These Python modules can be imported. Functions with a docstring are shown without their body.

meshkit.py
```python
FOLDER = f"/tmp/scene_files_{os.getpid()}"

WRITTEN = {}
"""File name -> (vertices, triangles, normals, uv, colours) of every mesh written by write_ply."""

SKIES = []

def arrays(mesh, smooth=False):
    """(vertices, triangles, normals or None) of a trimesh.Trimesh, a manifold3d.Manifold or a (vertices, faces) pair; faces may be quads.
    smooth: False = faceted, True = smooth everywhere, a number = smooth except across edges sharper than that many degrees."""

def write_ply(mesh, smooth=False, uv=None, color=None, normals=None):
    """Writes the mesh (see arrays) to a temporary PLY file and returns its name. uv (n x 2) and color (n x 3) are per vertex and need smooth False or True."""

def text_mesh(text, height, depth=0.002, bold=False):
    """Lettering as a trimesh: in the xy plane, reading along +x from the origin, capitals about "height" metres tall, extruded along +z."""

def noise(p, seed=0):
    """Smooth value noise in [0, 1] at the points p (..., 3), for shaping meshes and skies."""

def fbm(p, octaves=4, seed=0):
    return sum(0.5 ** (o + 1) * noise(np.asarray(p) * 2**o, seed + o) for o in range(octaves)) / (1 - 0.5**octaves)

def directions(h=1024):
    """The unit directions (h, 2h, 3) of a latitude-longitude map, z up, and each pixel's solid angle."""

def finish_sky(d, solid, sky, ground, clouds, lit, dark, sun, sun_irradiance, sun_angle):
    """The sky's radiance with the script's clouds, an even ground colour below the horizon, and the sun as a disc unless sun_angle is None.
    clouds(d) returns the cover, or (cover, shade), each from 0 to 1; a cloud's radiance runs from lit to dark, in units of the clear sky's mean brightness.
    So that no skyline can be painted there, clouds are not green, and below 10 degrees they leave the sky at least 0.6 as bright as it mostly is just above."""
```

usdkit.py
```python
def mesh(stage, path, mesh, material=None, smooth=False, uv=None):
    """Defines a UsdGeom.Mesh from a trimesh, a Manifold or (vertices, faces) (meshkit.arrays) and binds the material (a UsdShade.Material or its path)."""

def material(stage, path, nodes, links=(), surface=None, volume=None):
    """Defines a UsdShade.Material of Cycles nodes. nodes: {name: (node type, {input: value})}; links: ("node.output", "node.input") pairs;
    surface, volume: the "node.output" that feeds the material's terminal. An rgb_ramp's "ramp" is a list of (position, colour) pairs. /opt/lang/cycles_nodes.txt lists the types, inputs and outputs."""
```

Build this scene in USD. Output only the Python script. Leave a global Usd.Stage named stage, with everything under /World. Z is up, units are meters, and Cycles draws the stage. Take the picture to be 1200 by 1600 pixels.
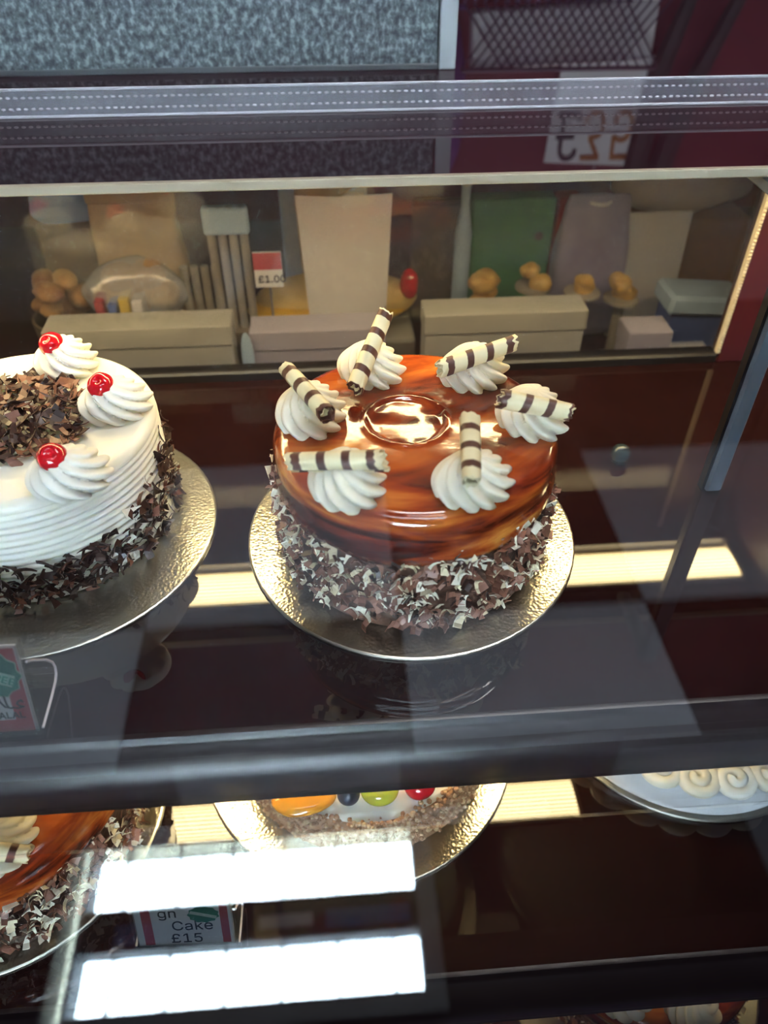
import math, random
import numpy as np, trimesh
import usdkit, meshkit
from shapely.geometry import Polygon, Point, LineString
from shapely import affinity
from pxr import Usd, UsdGeom, UsdLux, UsdShade, Gf, Sdf

stage = Usd.Stage.CreateInMemory()
UsdGeom.SetStageUpAxis(stage, 'Z')
UsdGeom.Xform.Define(stage, '/World')
PI = math.pi

# ------------------------------------------------------------------ camera
PITCH, YAW = 42.0, 4.2
cam = UsdGeom.Camera.Define(stage, '/World/camera')
cam.AddTranslateOp().Set(Gf.Vec3d(-0.0531, -0.4220, 0.4158))
cam.AddRotateXYZOp().Set(Gf.Vec3f(90.0 - PITCH, 0, -YAW))
cam.CreateHorizontalApertureAttr(26.0)
cam.CreateVerticalApertureAttr(26.0 * 1600 / 1200)
cam.CreateFocalLengthAttr(26.0)                      # 1200 px of focal length on a 1200 px wide frame
cam.CreateFStopAttr(4.0)
cam.CreateFocusDistanceAttr(0.56)
cam.CreateClippingRangeAttr(Gf.Vec2f(0.01, 200))
cam.CreateExposureAttr(0.12)

# ------------------------------------------------------------------ sky seen through the shop window
dome = UsdLux.DomeLight.Define(stage, '/World/sky_light')
dome.CreateColorAttr(Gf.Vec3f(0.66, 0.85, 1.0))
dome.CreateIntensityAttr(23.0)

AISLE_LAMP, COUNTER_LAMP, CASE_LAMP = 8.5, 16.0, 34.0

# ------------------------------------------------------------------ materials
MATS = {}
def mat(name, nodes, links, surface):
    m = usdkit.material(stage, '/World/Looks/' + name, nodes, links, surface=surface)
    MATS[name] = m
    return m

def plain(name, col, rough=0.5, **kw):
    bump = kw.pop('bump', None)                      # (scale, strength, distance)
    vary = kw.pop('vary', None)                      # (second colour, scale)
    per = kw.pop('per', None)                        # colour variation by object
    p = {'base_color': col, 'roughness': rough}
    p.update(kw)
    nodes, links = {'p': ('principled_bsdf', p)}, []
    if bump or vary:
        nodes['tc'] = ('texture_coordinate', {})
    if vary:
        nodes['n'] = ('noise_texture', {'scale': vary[1], 'detail': 4.0})
        nodes['r'] = ('rgb_ramp', {'ramp': [(0.35, col), (0.65, vary[0])]})
        links += [('tc.object', 'n.vector'), ('n.fac', 'r.fac'), ('r.color', 'p.base_color')]
    if bump:
        nodes['bn'] = ('noise_texture', {'scale': bump[0], 'detail': 3.0})
        nodes['b'] = ('bump', {'strength': bump[1], 'distance': bump[2]})
        links += [('tc.object', 'bn.vector'), ('bn.fac', 'b.height'), ('b.normal', 'p.normal')]
    return mat(name, nodes, links, 'p.BSDF')

def emitter(name, col, s):
    return mat(name, {'e': ('emission', {'color': col, 'strength': s})}, [], 'e.emission')

def pane_mat(name, f0, tint=(1, 1, 1), rough=0.0, haze=0.0, hazecol=(.8, .8, .8)):
    nodes = {'lw': ('layer_weight', {'blend': 0.5}),
             'pw': ('math', {'math_type': 'power', 'value2': 5.0}),
             'ml': ('math', {'math_type': 'multiply_add', 'value2': 1 - f0, 'value3': f0}),
             't': ('transparent_bsdf', {'color': tint}), 'g': ('glossy_bsdf', {'color': (1, 1, 1), 'roughness': rough}),
             'd': ('diffuse_bsdf', {'color': hazecol}), 'm0': ('mix_closure', {'fac': haze}),
             'm': ('mix_closure', {})}
    links = [('lw.facing', 'pw.value1'), ('pw.value', 'ml.value1'), ('ml.value', 'm.fac'),
             ('t.BSDF', 'm0.closure1'), ('d.BSDF', 'm0.closure2'), ('m0.closure', 'm.closure1'), ('g.BSDF', 'm.closure2')]
    return mat(name, nodes, links, 'm.closure')

pane_mat('front_glass', 0.055, (0.985, 0.99, 0.99))
pane_mat('back_glass', 0.03, (0.84, 0.83, 0.85), 0.0, 0.01, (.6, .62, .7))
pane_mat('acrylic', 0.04, (0.985, 0.99, 0.99), 0.02, 0.012, (.9, .92, .95))
pane_mat('clear_film', 0.06, (0.9, 0.92, 0.95), 0.15, 0.3, (.75, .8, .9))
pane_mat('rail_acrylic', 0.045, (0.95, 0.95, 0.96), 0.25, 0.13, (.80, .74, .84))

plain('shelf', (0.011, 0.0032, 0.0032), 0.018, ior=1.7, bump=(60, .002, .0006), vary=((0.014, 0.0042, 0.0045), 30))
plain('upper_shelf', (0.034, 0.006, 0.010), 0.02, ior=2.3, vary=((0.026, 0.005, 0.008), 12))
plain('nose', (0.016, 0.008, 0.011), 0.33, bump=(900, .08, .0004))
plain('maroon', (0.062, 0.005, 0.007), 0.45, vary=((0.045, 0.004, 0.005), 8))
plain('dark_maroon', (0.035, 0.006, 0.007), 0.4)
plain('black_trim', (0.012, 0.010, 0.012), 0.35)
plain('beige_trim', (0.50, 0.42, 0.30), 0.35, bump=(300, .1, .0005))
plain('aluminium', (0.24, 0.27, 0.33), 0.42, metallic=0.8, bump=(400, .05, .0005))
plain('grey_metal', (0.30, 0.30, 0.33), 0.4, metallic=0.5)
plain('bead', (0.62, 0.58, 0.64), 0.3)
emitter('lamp_glow', (1.0, 0.79, 0.40), CASE_LAMP)
plain('lamp_rib', (0.45, 0.36, 0.18), 0.3, emission_color=(1.0, .75, .35), emission_strength=.6)
emitter('aisle_glow', (0.72, 0.87, 1.0), AISLE_LAMP)
emitter('counter_glow', (1.0, 0.97, 0.95), COUNTER_LAMP)
# room
plain('tile_light', (0.70, 0.79, 0.88), 0.35, vary=((0.66, 0.75, 0.84), 3))
plain('tile_dark', (0.012, 0.010, 0.012), 0.5)
plain('floor_base', (0.03, 0.028, 0.03), 0.7)
plain('wall_dark', (0.05, 0.035, 0.04), 0.7)
plain('wall_lilac', (0.22, 0.17, 0.26), 0.7)
plain('wall_red', (0.15, 0.010, 0.020), 0.55, vary=((0.115, 0.008, 0.018), 4))
plain('ceiling_paint', (0.16, 0.15, 0.18), 0.8)
plain('frame_grey', (0.45, 0.48, 0.5), 0.5)
plain('dark_rail', (0.10, 0.11, 0.12), 0.5)
plain('blue_print', (0.10, 0.22, 0.5), 0.5)
mat('blind', {'a': ('translucent_bsdf', {'color': (.20, .20, .18)}), 'b': ('diffuse_bsdf', {'color': (.75, .75, .73)}),
              't': ('transparent_bsdf', {'color': (.62, .60, .52)}), 'm': ('mix_closure', {'fac': .5}), 'm2': ('mix_closure', {'fac': .55})},
    [('a.BSDF', 'm.closure1'), ('b.BSDF', 'm.closure2'), ('m.closure', 'm2.closure1'), ('t.BSDF', 'm2.closure2')], 'm2.closure')
# food
plain('cream', (0.86, 0.78, 0.60), 0.45, subsurface_weight=0.25, subsurface_scale=0.004, subsurface_radius=(1, .8, .5), bump=(260, .12, .0006))
plain('white_cream', (0.87, 0.84, 0.74), 0.42, subsurface_weight=0.2, subsurface_scale=0.004, subsurface_radius=(1, .8, .5), bump=(160, .08, .0006))
plain('rough_cream', (0.62, 0.63, 0.65), 0.55, bump=(90, .5, .0015))
plain('dark_base', (0.11, 0.048, 0.030), 0.4, bump=(200, .5, .002), vary=((0.17, 0.08, 0.05), 90))
plain('white_choc', (0.86, 0.81, 0.67), 0.4)
plain('ivory_choc', (0.78, 0.67, 0.46), 0.4)
plain('milk_choc', (0.30, 0.130, 0.082), 0.4)
plain('brown_choc', (0.20, 0.080, 0.050), 0.38)
plain('dark_choc', (0.062, 0.026, 0.019), 0.36)
plain('black_choc', (0.036, 0.016, 0.013), 0.34)
plain('cherry', (0.62, 0.008, 0.018), 0.08, subsurface_weight=0.25, subsurface_scale=0.004, subsurface_radius=(1, .2, .1), coat_weight=0.8, bump=(120, .25, .001))
plain('nut', (0.42, 0.22, 0.11), 0.6)
plain('nut_pale', (0.62, 0.42, 0.24), 0.6)
plain('orange_fruit', (0.85, 0.33, 0.02), 0.12, coat_weight=.6)
plain('blueberry', (0.018, 0.022, 0.045), 0.3, coat_weight=.4)
plain('grape', (0.50, 0.55, 0.03), 0.1, subsurface_weight=.3, subsurface_scale=.004, coat_weight=.8)
plain('strawberry', (0.62, 0.01, 0.02), 0.12, coat_weight=.8, bump=(300, .4, .001))

def glaze(name, seed):
    nodes = {'tc': ('texture_coordinate', {}),
             'mp': ('mapping', {'location': (seed, seed * .7, 0), 'rotation': (0, 0, .25), 'scale': (6, 12, 30)}),
             'w': ('noise_texture', {'scale': 9.0, 'detail': 3.0}),
             'wm': ('vector_math', {'vector_math_type': 'multiply', 'vector2': (.9, .9, .9)}) ,
             'n': ('noise_texture', {'scale': 1.5, 'detail': 4.0, 'roughness': .5, 'distortion': 1.2}),
             'r': ('rgb_ramp', {'ramp': [(.30, (.030, .004, .003)), (.40, (.11, .011, .004)), (.48, (.27, .036, .007)), (.56, (.42, .085, .012)), (.65, (.60, .185, .028)), (.74, (.78, .34, .06))]}),
             'bn': ('noise_texture', {'scale': 55.0, 'detail': 3.0}),
             'b': ('bump', {'strength': .06, 'distance': .004}),
             'p': ('principled_bsdf', {'roughness': .16, 'coat_weight': 1.0, 'coat_roughness': .03, 'coat_ior': 1.5, 'specular_ior_level': .5})}
    del nodes['wm'], nodes['w']
    mat(name, nodes, [('tc.object', 'mp.vector'), ('mp.vector', 'n.vector'), ('n.fac', 'r.fac'), ('r.color', 'p.base_color'),
                      ('tc.object', 'bn.vector'), ('bn.fac', 'b.height'), ('b.normal', 'p.normal'), ('b.normal', 'p.coat_normal')], 'p.BSDF')
glaze('caramel_glaze', 3.1)
glaze('dark_caramel_glaze', 8.4)

def foil(name, col, rough, strength):
    nodes = {'tc': ('texture_coordinate', {}), 'v': ('voronoi_texture', {'scale': 420.0, 'feature': 'smooth_f1', 'smoothness': .6}),
             'n': ('noise_texture', {'scale': 30.0, 'detail': 5.0}), 'ad': ('math', {'math_type': 'multiply_add', 'value2': 1.2}),
             'b': ('bump', {'strength': strength, 'distance': .0006}),
             'p': ('principled_bsdf', {'base_color': col, 'metallic': 1.0, 'roughness': rough})}
    mat(name, nodes, [('tc.object', 'v.vector'), ('tc.object', 'n.vector'), ('n.fac', 'ad.value1'), ('v.distance', 'ad.value3'), ('ad.value', 'b.height'), ('b.normal', 'p.normal')], 'p.BSDF')
foil('gold_foil', (0.70, 0.65, 0.53), 0.24, .5)
foil('silver_foil', (0.60, 0.58, 0.52), 0.30, .35)
plain('foil_edge', (0.70, 0.68, 0.60), 0.28, metallic=1.0)

# striped chocolate roll: stripes run across the length (u) with a slight spiral
mat('striped_choc', {'uv': ('uvmap', {}), 's': ('separate_xyz', {}), 'nz': ('noise_texture', {'scale': 14.0, 'detail': 2.0}),
                     'a': ('math', {'math_type': 'multiply_add', 'value2': .05}), 'f': ('math', {'math_type': 'fraction'}),
                     'r': ('rgb_ramp', {'ramp': [(0, (.10, .032, .020)), (.30, (.10, .032, .020)), (.34, (.80, .69, .42)), (.96, (.82, .71, .44)), (1, (.10, .032, .02))]}),
                     'p': ('principled_bsdf', {'roughness': .42})},
    [('uv.UV', 's.vector'), ('uv.UV', 'nz.vector'), ('nz.fac', 'a.value1'), ('s.x', 'a.value3'), ('a.value', 'f.value1'), ('f.value', 'r.fac'), ('r.color', 'p.base_color')], 'p.BSDF')
# card print
plain('card_white', (0.78, 0.80, 0.84), 0.5)
plain('card_red', (0.50, 0.07, 0.09), 0.5)
plain('card_green', (0.02, 0.24, 0.17), 0.5)
plain('card_pale_green', (0.50, 0.68, 0.62), 0.5)
plain('ink', (0.02, 0.025, 0.04), 0.5)
plain('ink_brown', (0.36, 0.14, 0.02), 0.5)
plain('gold_edge', (0.55, 0.48, 0.28), 0.35)
# back counter goods
plain('kraft', (0.40, 0.29, 0.18), 0.75, vary=((0.46, 0.35, 0.23), 14), bump=(30, .4, .004))
plain('bun', (0.60, 0.40, 0.18), 0.5, vary=((0.45, 0.24, 0.08), 40))
plain('pastry', (0.70, 0.50, 0.16), 0.5, vary=((0.55, 0.33, 0.09), 60))
plain('croissant', (0.42, 0.24, 0.09), 0.5, vary=((0.28, 0.13, 0.05), 60))
plain('blue_plastic', (0.22, 0.42, 0.88), 0.3)
plain('wafer', (0.33, 0.31, 0.27), 0.5)
plain('wafer_dark', (0.16, 0.13, 0.10), 0.5)
plain('paper', (0.76, 0.77, 0.80), 0.6)
plain('menu_blue', (0.48, 0.60, 0.85), 0.6)
plain('tan', (0.42, 0.26, 0.12), 0.6)
plain('tan_dark', (0.30, 0.17, 0.08), 0.6)
plain('sponge_yellow', (0.82, 0.58, 0.18), 0.6, vary=((0.88, 0.70, 0.34), 30))
plain('custard', (0.78, 0.48, 0.06), 0.4)
plain('berry_jam', (0.35, 0.02, 0.02), 0.3)
plain('kiwi', (0.25, 0.32, 0.05), 0.3)
plain('board_grey', (0.10, 0.095, 0.085), 0.5)
plain('green_card', (0.06, 0.22, 0.11), 0.5, vary=((0.08, 0.25, 0.12), 18))
plain('red_card', (0.30, 0.012, 0.02), 0.5)
plain('purple_film', (0.26, 0.24, 0.42), 0.4, vary=((0.42, 0.42, 0.60), 12))
plain('white_bag', (0.80, 0.76, 0.72), 0.6, bump=(40, .5, .004), vary=((0.68, 0.62, 0.60), 20))
plain('carton', (0.50, 0.50, 0.46), 0.6, vary=((0.44, 0.44, 0.42), 6))
plain('pale_blue', (0.48, 0.66, 0.88), 0.4)
plain('lilac_card', (0.50, 0.48, 0.60), 0.6)
plain('book_red', (0.35, 0.05, 0.06), 0.5)
plain('book_blue', (0.10, 0.16, 0.45), 0.5)
plain('book_yellow', (0.55, 0.42, 0.10), 0.5)
plain('book_white', (0.55, 0.55, 0.58), 0.5)
plain('strap', (0.020, 0.026, 0.026), 0.6)
plain('purple_cloth', (0.10, 0.03, 0.16), 0.7)
plain('mesh_wire', (0.06, 0.025, 0.07), 0.5)
plain('stud', (0.05, 0.07, 0.075), 0.06, transmission_weight=.6)
# speckled board
mat('speckle', {'tc': ('texture_coordinate', {}), 'mp': ('mapping', {'scale': (1, 1, .8)}), 'n': ('noise_texture', {'scale': 190.0, 'detail': 2.0, 'roughness': .6}),
                'n2': ('noise_texture', {'scale': 6.0}), 'r': ('rgb_ramp', {'ramp': [(.36, (.060, .072, .080)), (.52, (.15, .175, .19)), (.66, (.33, .39, .41))]}),
                'p': ('principled_bsdf', {'roughness': .85})},
    [('tc.object', 'mp.vector'), ('mp.vector', 'n.vector'), ('n.fac', 'r.fac'), ('r.color', 'p.base_color')], 'p.BSDF')

# ------------------------------------------------------------------ helpers
used = {}
def numbered(parent, name):
    k = (parent, name)
    n = used.get(k, 0); used[k] = n + 1
    return name if n == 0 else f'{name}_{n:03d}'

def ppath(parent):
    return '/World' if parent is None else str(parent.GetPath() if hasattr(parent, 'GetPath') else parent)

def obj(name, mesh, m, parent=None, smooth=False, uv=None, label=None):
    pp = ppath(parent)
    me = usdkit.mesh(stage, pp + '/' + numbered(pp, name), mesh, MATS[m], smooth, uv)
    if label: me.GetPrim().SetCustomDataByKey('label', label)
    return me.GetPrim()

def tag(prim, label=None, cat=None, group=None, kind=None):
    for k, v in (('label', label), ('category', cat), ('group', group), ('kind', kind)):
        if v: prim.SetCustomDataByKey(k, v)
    return prim

def xf(name, parent=None, loc=(0, 0, 0), rot=(0, 0, 0)):
    pp = ppath(parent)
    x = UsdGeom.Xform.Define(stage, pp + '/' + numbered(pp, name))
    x.AddTranslateOp().Set(Gf.Vec3d(*loc)); x.AddRotateXYZOp().Set(Gf.Vec3f(*rot))
    return x.GetPrim()

def thing(name, label, cat, loc=(0, 0, 0), rot=(0, 0, 0), group=None):
    return tag(xf(name, None, loc, rot), label, cat, group)

def struct(prim):
    prim.SetCustomDataByKey('kind', 'structure'); return prim

cat_ = trimesh.util.concatenate
def T(m, t=(0, 0, 0), rx=0, ry=0, rz=0, s=None):
    m = m.copy()
    if s is not None: m.apply_scale(s)
    R = trimesh.transformations.euler_matrix(rx, ry, rz)
    R[:3, 3] = t
    m.apply_transform(R); return m

def box(x0, x1, y0, y1, z0, z1):
    return T(trimesh.creation.box([x1 - x0, y1 - y0, z1 - z0]), ((x0 + x1) / 2, (y0 + y1) / 2, (z0 + z1) / 2))

def rbox(x0, x1, y0, y1, z0, z1, c=0.002):
    """box with chamfered edges: hull of three inset boxes"""
    pts = []
    for a, b, d in ((c, c, 0), (c, 0, c), (0, c, c)):
        for x in (x0 + a, x1 - a):
            for y in (y0 + b, y1 - b):
                for z in (z0 + d, z1 - d): pts.append((x, y, z))
    return trimesh.convex.convex_hull(np.array(pts))

def extrude_x(prof, x0, x1):
    """closed (y, z) profile swept along x"""
    m = trimesh.creation.extrude_polygon(Polygon(prof), x1 - x0, engine='earcut')
    v = np.array(m.vertices)
    m.vertices = np.stack([v[:, 2] + x0, v[:, 0], v[:, 1]], 1)
    return m

def extrude_z(poly, h, z=0):
    gs = getattr(poly, 'geoms', [poly])
    return T(cat_([trimesh.creation.extrude_polygon(g, h, engine='earcut') for g in gs]), (0, 0, z))

def lathe(prof, n=96):
    """(r, z) profile about z"""
    return trimesh.creation.revolve(np.array(prof, float), sections=n)

def grid(fn, nu, nv, closed_u=False):
    u = np.linspace(0, 1, nu, endpoint=not closed_u); v = np.linspace(0, 1, nv)
    P = fn(*np.meshgrid(u, v, indexing='ij')).reshape(-1, 3)
    F = []
    for i in range(nu if closed_u else nu - 1):
        for j in range(nv - 1):
            a, b = i * nv + j, ((i + 1) % nu) * nv + j
            F += [(a, b, b + 1), (a, b + 1, a + 1)]
    return trimesh.Trimesh(P, np.array(F), process=False)

def tube(pts, r, sides=8, caps=True):
    pts = np.asarray(pts, float); n = len(pts)
    t = np.gradient(pts, axis=0); t /= np.linalg.norm(t, axis=1, keepdims=True) + 1e-12
    ref = np.array([0, 0, 1.0]) if abs(t[0, 2]) < .9 else np.array([1.0, 0, 0])
    a = np.cross(t[0], ref); a /= np.linalg.norm(a)
    r = np.broadcast_to(r, (n,)); V, F = [], []
    ang = np.arange(sides) * 2 * PI / sides
    for i in range(n):
        a = a - t[i] * (a @ t[i]); a /= np.linalg.norm(a); b = np.cross(t[i], a)
        V.append(pts[i] + r[i] * (np.cos(ang)[:, None] * a + np.sin(ang)[:, None] * b))
    V = np.vstack(V)
    for i in range(n - 1):
        for k in range(sides):
            p, q = i * sides + k, i * sides + (k + 1) % sides
            F += [(p, q, q + sides), (p, q + sides, p + sides)]
    if caps:
        V = np.vstack([V, pts[0], pts[-1]]); c0, c1 = len(V) - 2, len(V) - 1
        for k in range(sides):
            F += [(c0, (k + 1) % sides, k), (c1, (n - 1) * sides + k, (n - 1) * sides + (k + 1) % sides)]
    return trimesh.Trimesh(V, np.array(F), process=False)

def lumpy(m, amp, scale, seed=0):
    m = m.copy(); v = np.array(m.vertices)
    n = np.array(m.vertex_normals)
    m.vertices = v + n * ((meshkit.fbm(v * scale + seed * 7.3, 3, seed) - .5) * 2 * amp)[:, None]
    return m

def ball(r, sub=3): return trimesh.creation.icosphere(sub, r)

# ------------------------------------------------------------------ the room: floor, walls, ceiling, window
ZF, ZC, YFW, YBW, XW = -0.734, 1.75, -2.2, 0.84, 2.0
floor = struct(xf('floor'))
obj('floor_base', box(-XW - .1, XW + .1, YFW - .2, YBW + .1, ZF - .05, ZF - .008), 'floor_base', floor)
W = .49
for j in range(-2, 2):                                       # rows of checker tiles in the aisle
    for i in range(-4, 4):
        x0, y0 = .048 + i * W, -1.435 + j * W
        if y0 + W < -1.43 and j < 0: continue
        light = (i + j) % 2 == 1
        obj('tile', rbox(x0 + .0015, x0 + W - .0015, y0 + .0015, y0 + W - .0015, ZF - .008, ZF, .002), 'tile_light' if light else 'tile_dark', floor)
tag(obj('doormat', cat_([rbox(-1.5, 1.6, -2.15, -1.445, ZF - .008, ZF + .004, .003)]), 'floor_base'), 'dark flat entrance mat lying on the floor in front of the shop window', 'mat')

wf = struct(xf('wall_front'))
WX0, WX1, WZ0, WZ1 = -0.88, 0.115, 0.345, 1.02
for r in ((-XW, WX0 - .07, ZF, ZC), (WX1 + .06, XW, ZF, ZC), (WX0 - .07, WX1 + .06, WZ1 + .06, ZC)):
    obj('wall_panel', box(r[0], r[1], YFW - .1, YFW, r[2] - (.02 if r[2] == ZF else 0), r[3]), 'wall_dark', wf)
obj('wall_panel', box(WX0 - .07, WX1 + .06, YFW - .1, YFW, ZF - .02, WZ0 - .06), 'wall_dark', wf)
obj('dado_panel', box(-XW, 1.2, YFW, YFW + .012, ZF + .01, WZ0 - .07), 'wall_lilac', wf)
win = struct(xf('window_1'))
y0, y1 = YFW - .08, YFW + .03
for r in ((WX0 - .012, WX0, WZ0 - .06, WZ1 + .06), (WX0 - .07, WX0 - .060, WZ0 - .06, WZ1 + .06), (WX1, WX1 + .06, WZ0 - .06, WZ1 + .06), (WX0, WX1, WZ0 - .06, WZ0), (WX0, WX1, WZ1, WZ1 + .06)):
    obj('window_frame', rbox(r[0], r[1], y0, y1, r[2], r[3], .004), 'frame_grey', win)
obj('side_pane', box(WX0 - .060, WX0 - .012, y0 + .02, y0 + .026, WZ0 - .06, WZ1 + .06), 'blind', win, label='narrow frosted side pane')
obj('middle_rail', rbox(WX0, WX1, y0 + .01, y1 - .01, .505, .62, .004), 'dark_rail', win)
for k in range(6):
    x = WX0 + .165 * (k + .55)
    obj('glazing_bar', box(x - .0042, x + .0042, y0 + .03, y0 + .045, WZ0, WZ1), 'dark_rail', win)
obj('window_glass', box(WX0, WX1, y0 + .02, y0 + .026, WZ0, WZ1), 'front_glass', win)
obj('rail_sticker', box(-.78, -.44, y1 - .01, y1 - .008, .515, .575), 'blue_print', win)
obj('rail_sticker', box(-.16, .09, y1 - .01, y1 - .008, .525, .575), 'blue_print', win)
obj('rail_sticker', box(-.36, -.20, y1 - .01, y1 - .008, .535, .57), 'card_white', win)
bl = tag(obj('window_blind', cat_([box(WX0 + .002, WX1 - .002, y0 + .05, y0 + .052, .775, .99), T(trimesh.creation.cylinder(.016, WX1 - WX0 - .01), ((WX0 + WX1) / 2, y0 + .055, 1.0), ry=PI / 2)]), 'blind'),
         'pale roller blind pulled part way down inside the shop window', 'blind')
door = struct(xf('door_1'))
obj('door_leaf', rbox(1.22, 1.98, YFW, YFW + .04, ZF + .01, 1.35, .004), 'tile_light', door)
obj('door_handle', tube([(1.30, YFW + .04, .1), (1.30, YFW + .08, .1), (1.30, YFW + .08, -.1), (1.30, YFW + .04, -.1)], .01), 'aluminium', door, 40)
struct(obj('wall_back', box(-XW, XW, YBW, YBW + .1, ZF - .02, ZC), 'wall_red'))
struct(obj('wall_left', box(-XW - .1, -XW, YFW - .1, YBW + .1, ZF - .02, ZC), 'wall_dark'))
struct(obj('wall_right', box(XW, XW + .1, YFW - .1, YBW + .1, ZF - .02, ZC), 'wall_dark'))
struct(obj('ceiling', box(-XW - .1, XW + .1, YFW - .1, YBW + .1, ZC, ZC + .1), 'ceiling_paint'))
def ceiling_light(x, y, sx, sy, glow, label):
    t = thing('ceiling_light', label, 'light', (x, y, ZC))
    fr = [rbox(-sx / 2, sx / 2, s * sy / 2 - .02, s * sy / 2 + .02, -.04, 0) for s in (-1, 1)] + [rbox(s * sx / 2 - .02, s * sx / 2 + .02, -sy / 2, sy / 2, -.04, 0) for s in (-1, 1)]
    obj('frame', cat_(fr), 'frame_grey', t)
    obj('diffuser', box(-sx / 2 + .02, sx / 2 - .02, -sy / 2 + .02, sy / 2 - .02, -.03, -.02), glow, t)
ceiling_light(-.1, -1.1, 1.3, .34, 'aisle_glow', 'cool white ceiling panel light over the customer aisle')
ceiling_light(.45, .10, 1.2, .30, 'counter_glow', 'neutral white ceiling panel light over the serving counter')

# ------------------------------------------------------------------ display case
case = thing('display_case', 'dark maroon glazed cake display case with three stepped shelves and glass front', 'display case')
CX0, CX1 = -1.0, .412
mid = obj('middle_shelf', rbox(CX0, .60, -.154, .25, -.03, 0, .0012), 'shelf', case, label='glossy dark shelf under the two large cakes')
def nose_prof(y, z, dy, h, b):
    top = [(y + .010, z - .0005), (y + .001, z), (y - .0016, z - .0006), (y - .0030, z - .0030)]
    P0, P1 = np.array([y - .0032, z - .0045]), np.array([y - dy, z - h + .004])
    d = (P1 - P0) / np.linalg.norm(P1 - P0); nr = np.array([d[1], -d[0]])
    face = [tuple(P0 + (P1 - P0) * t + nr * b * math.sin(PI * t) ** .8) for t in np.linspace(0.02, 1, 26)]
    return top + face + [(y - dy - .0004, z - h + .001), (y - dy + .002, z - h), (y + .010, z - h + .004)]
obj('shelf_nose', extrude_x(nose_prof(-.1545, .0, .0245, .0425, .0060), CX0, .9), 'nose', case, 35, label='satin dark front edging of the middle shelf')
low = obj('lower_shelf', rbox(CX0, .9, -.232, .25, -.25, -.22, .0012), 'shelf', case)
obj('shelf_nose', extrude_x(nose_prof(-.2325, -.22, .0225, .0400, .0050), CX0, .9), 'nose', case, 35, label='satin dark front edging of the lower shelf')
obj('bottom_shelf', rbox(CX0, .9, -.294, .25, -.485, -.455, .0012), 'shelf', case)
up = obj('upper_shelf', rbox(CX0, .9, .108, .80, .2335, .2395, .001), 'upper_shelf', case, label='thin glossy maroon upper shelf')
obj('shelf_trim', rbox(CX0, .9, .1035, .1085, .2335, .2400, .0008), 'beige_trim', case, label='narrow beige edge strip of the upper shelf')
obj('back_panel', box(CX0, .9, .25, .262, -.734, -.012), 'dark_maroon', case)
obj('back_sill', rbox(CX0, .3395, .244, .262, -.012, .010, .002), 'black_trim', case)
obj('back_stile', rbox(.340, CX1, .244, .262, .0, .2335, .001), 'maroon', case)
obj('back_glass', box(CX0, .341, .250, .2545, .010, .2335), 'back_glass', case)
wall = obj('side_panel', rbox(CX1, CX1 + .02, -.152, .262, .0, .2335, .001), 'maroon', case, label='maroon right end panel')
obj('beaded_trim', cat_([T(ball(.0016, 1), (.339, .2445, z)) for z in np.arange(.012, .232, .0034)] + [box(.3370, .3405, .2445, .2500, .010, .2335)]), 'beige_trim', case, label='beaded beige edging of the back glass')
obj('front_glass', box(CX0, .9, -.199, -.193, -.052, .62), 'front_glass', case)
dn = np.array([-math.sin(math.radians(44)), -math.cos(math.radians(44))]); nn = np.array([-math.cos(math.radians(44)), math.sin(math.radians(44))])
a0 = np.array([-.199, -.055]); a1 = a0 + dn * .168
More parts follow.
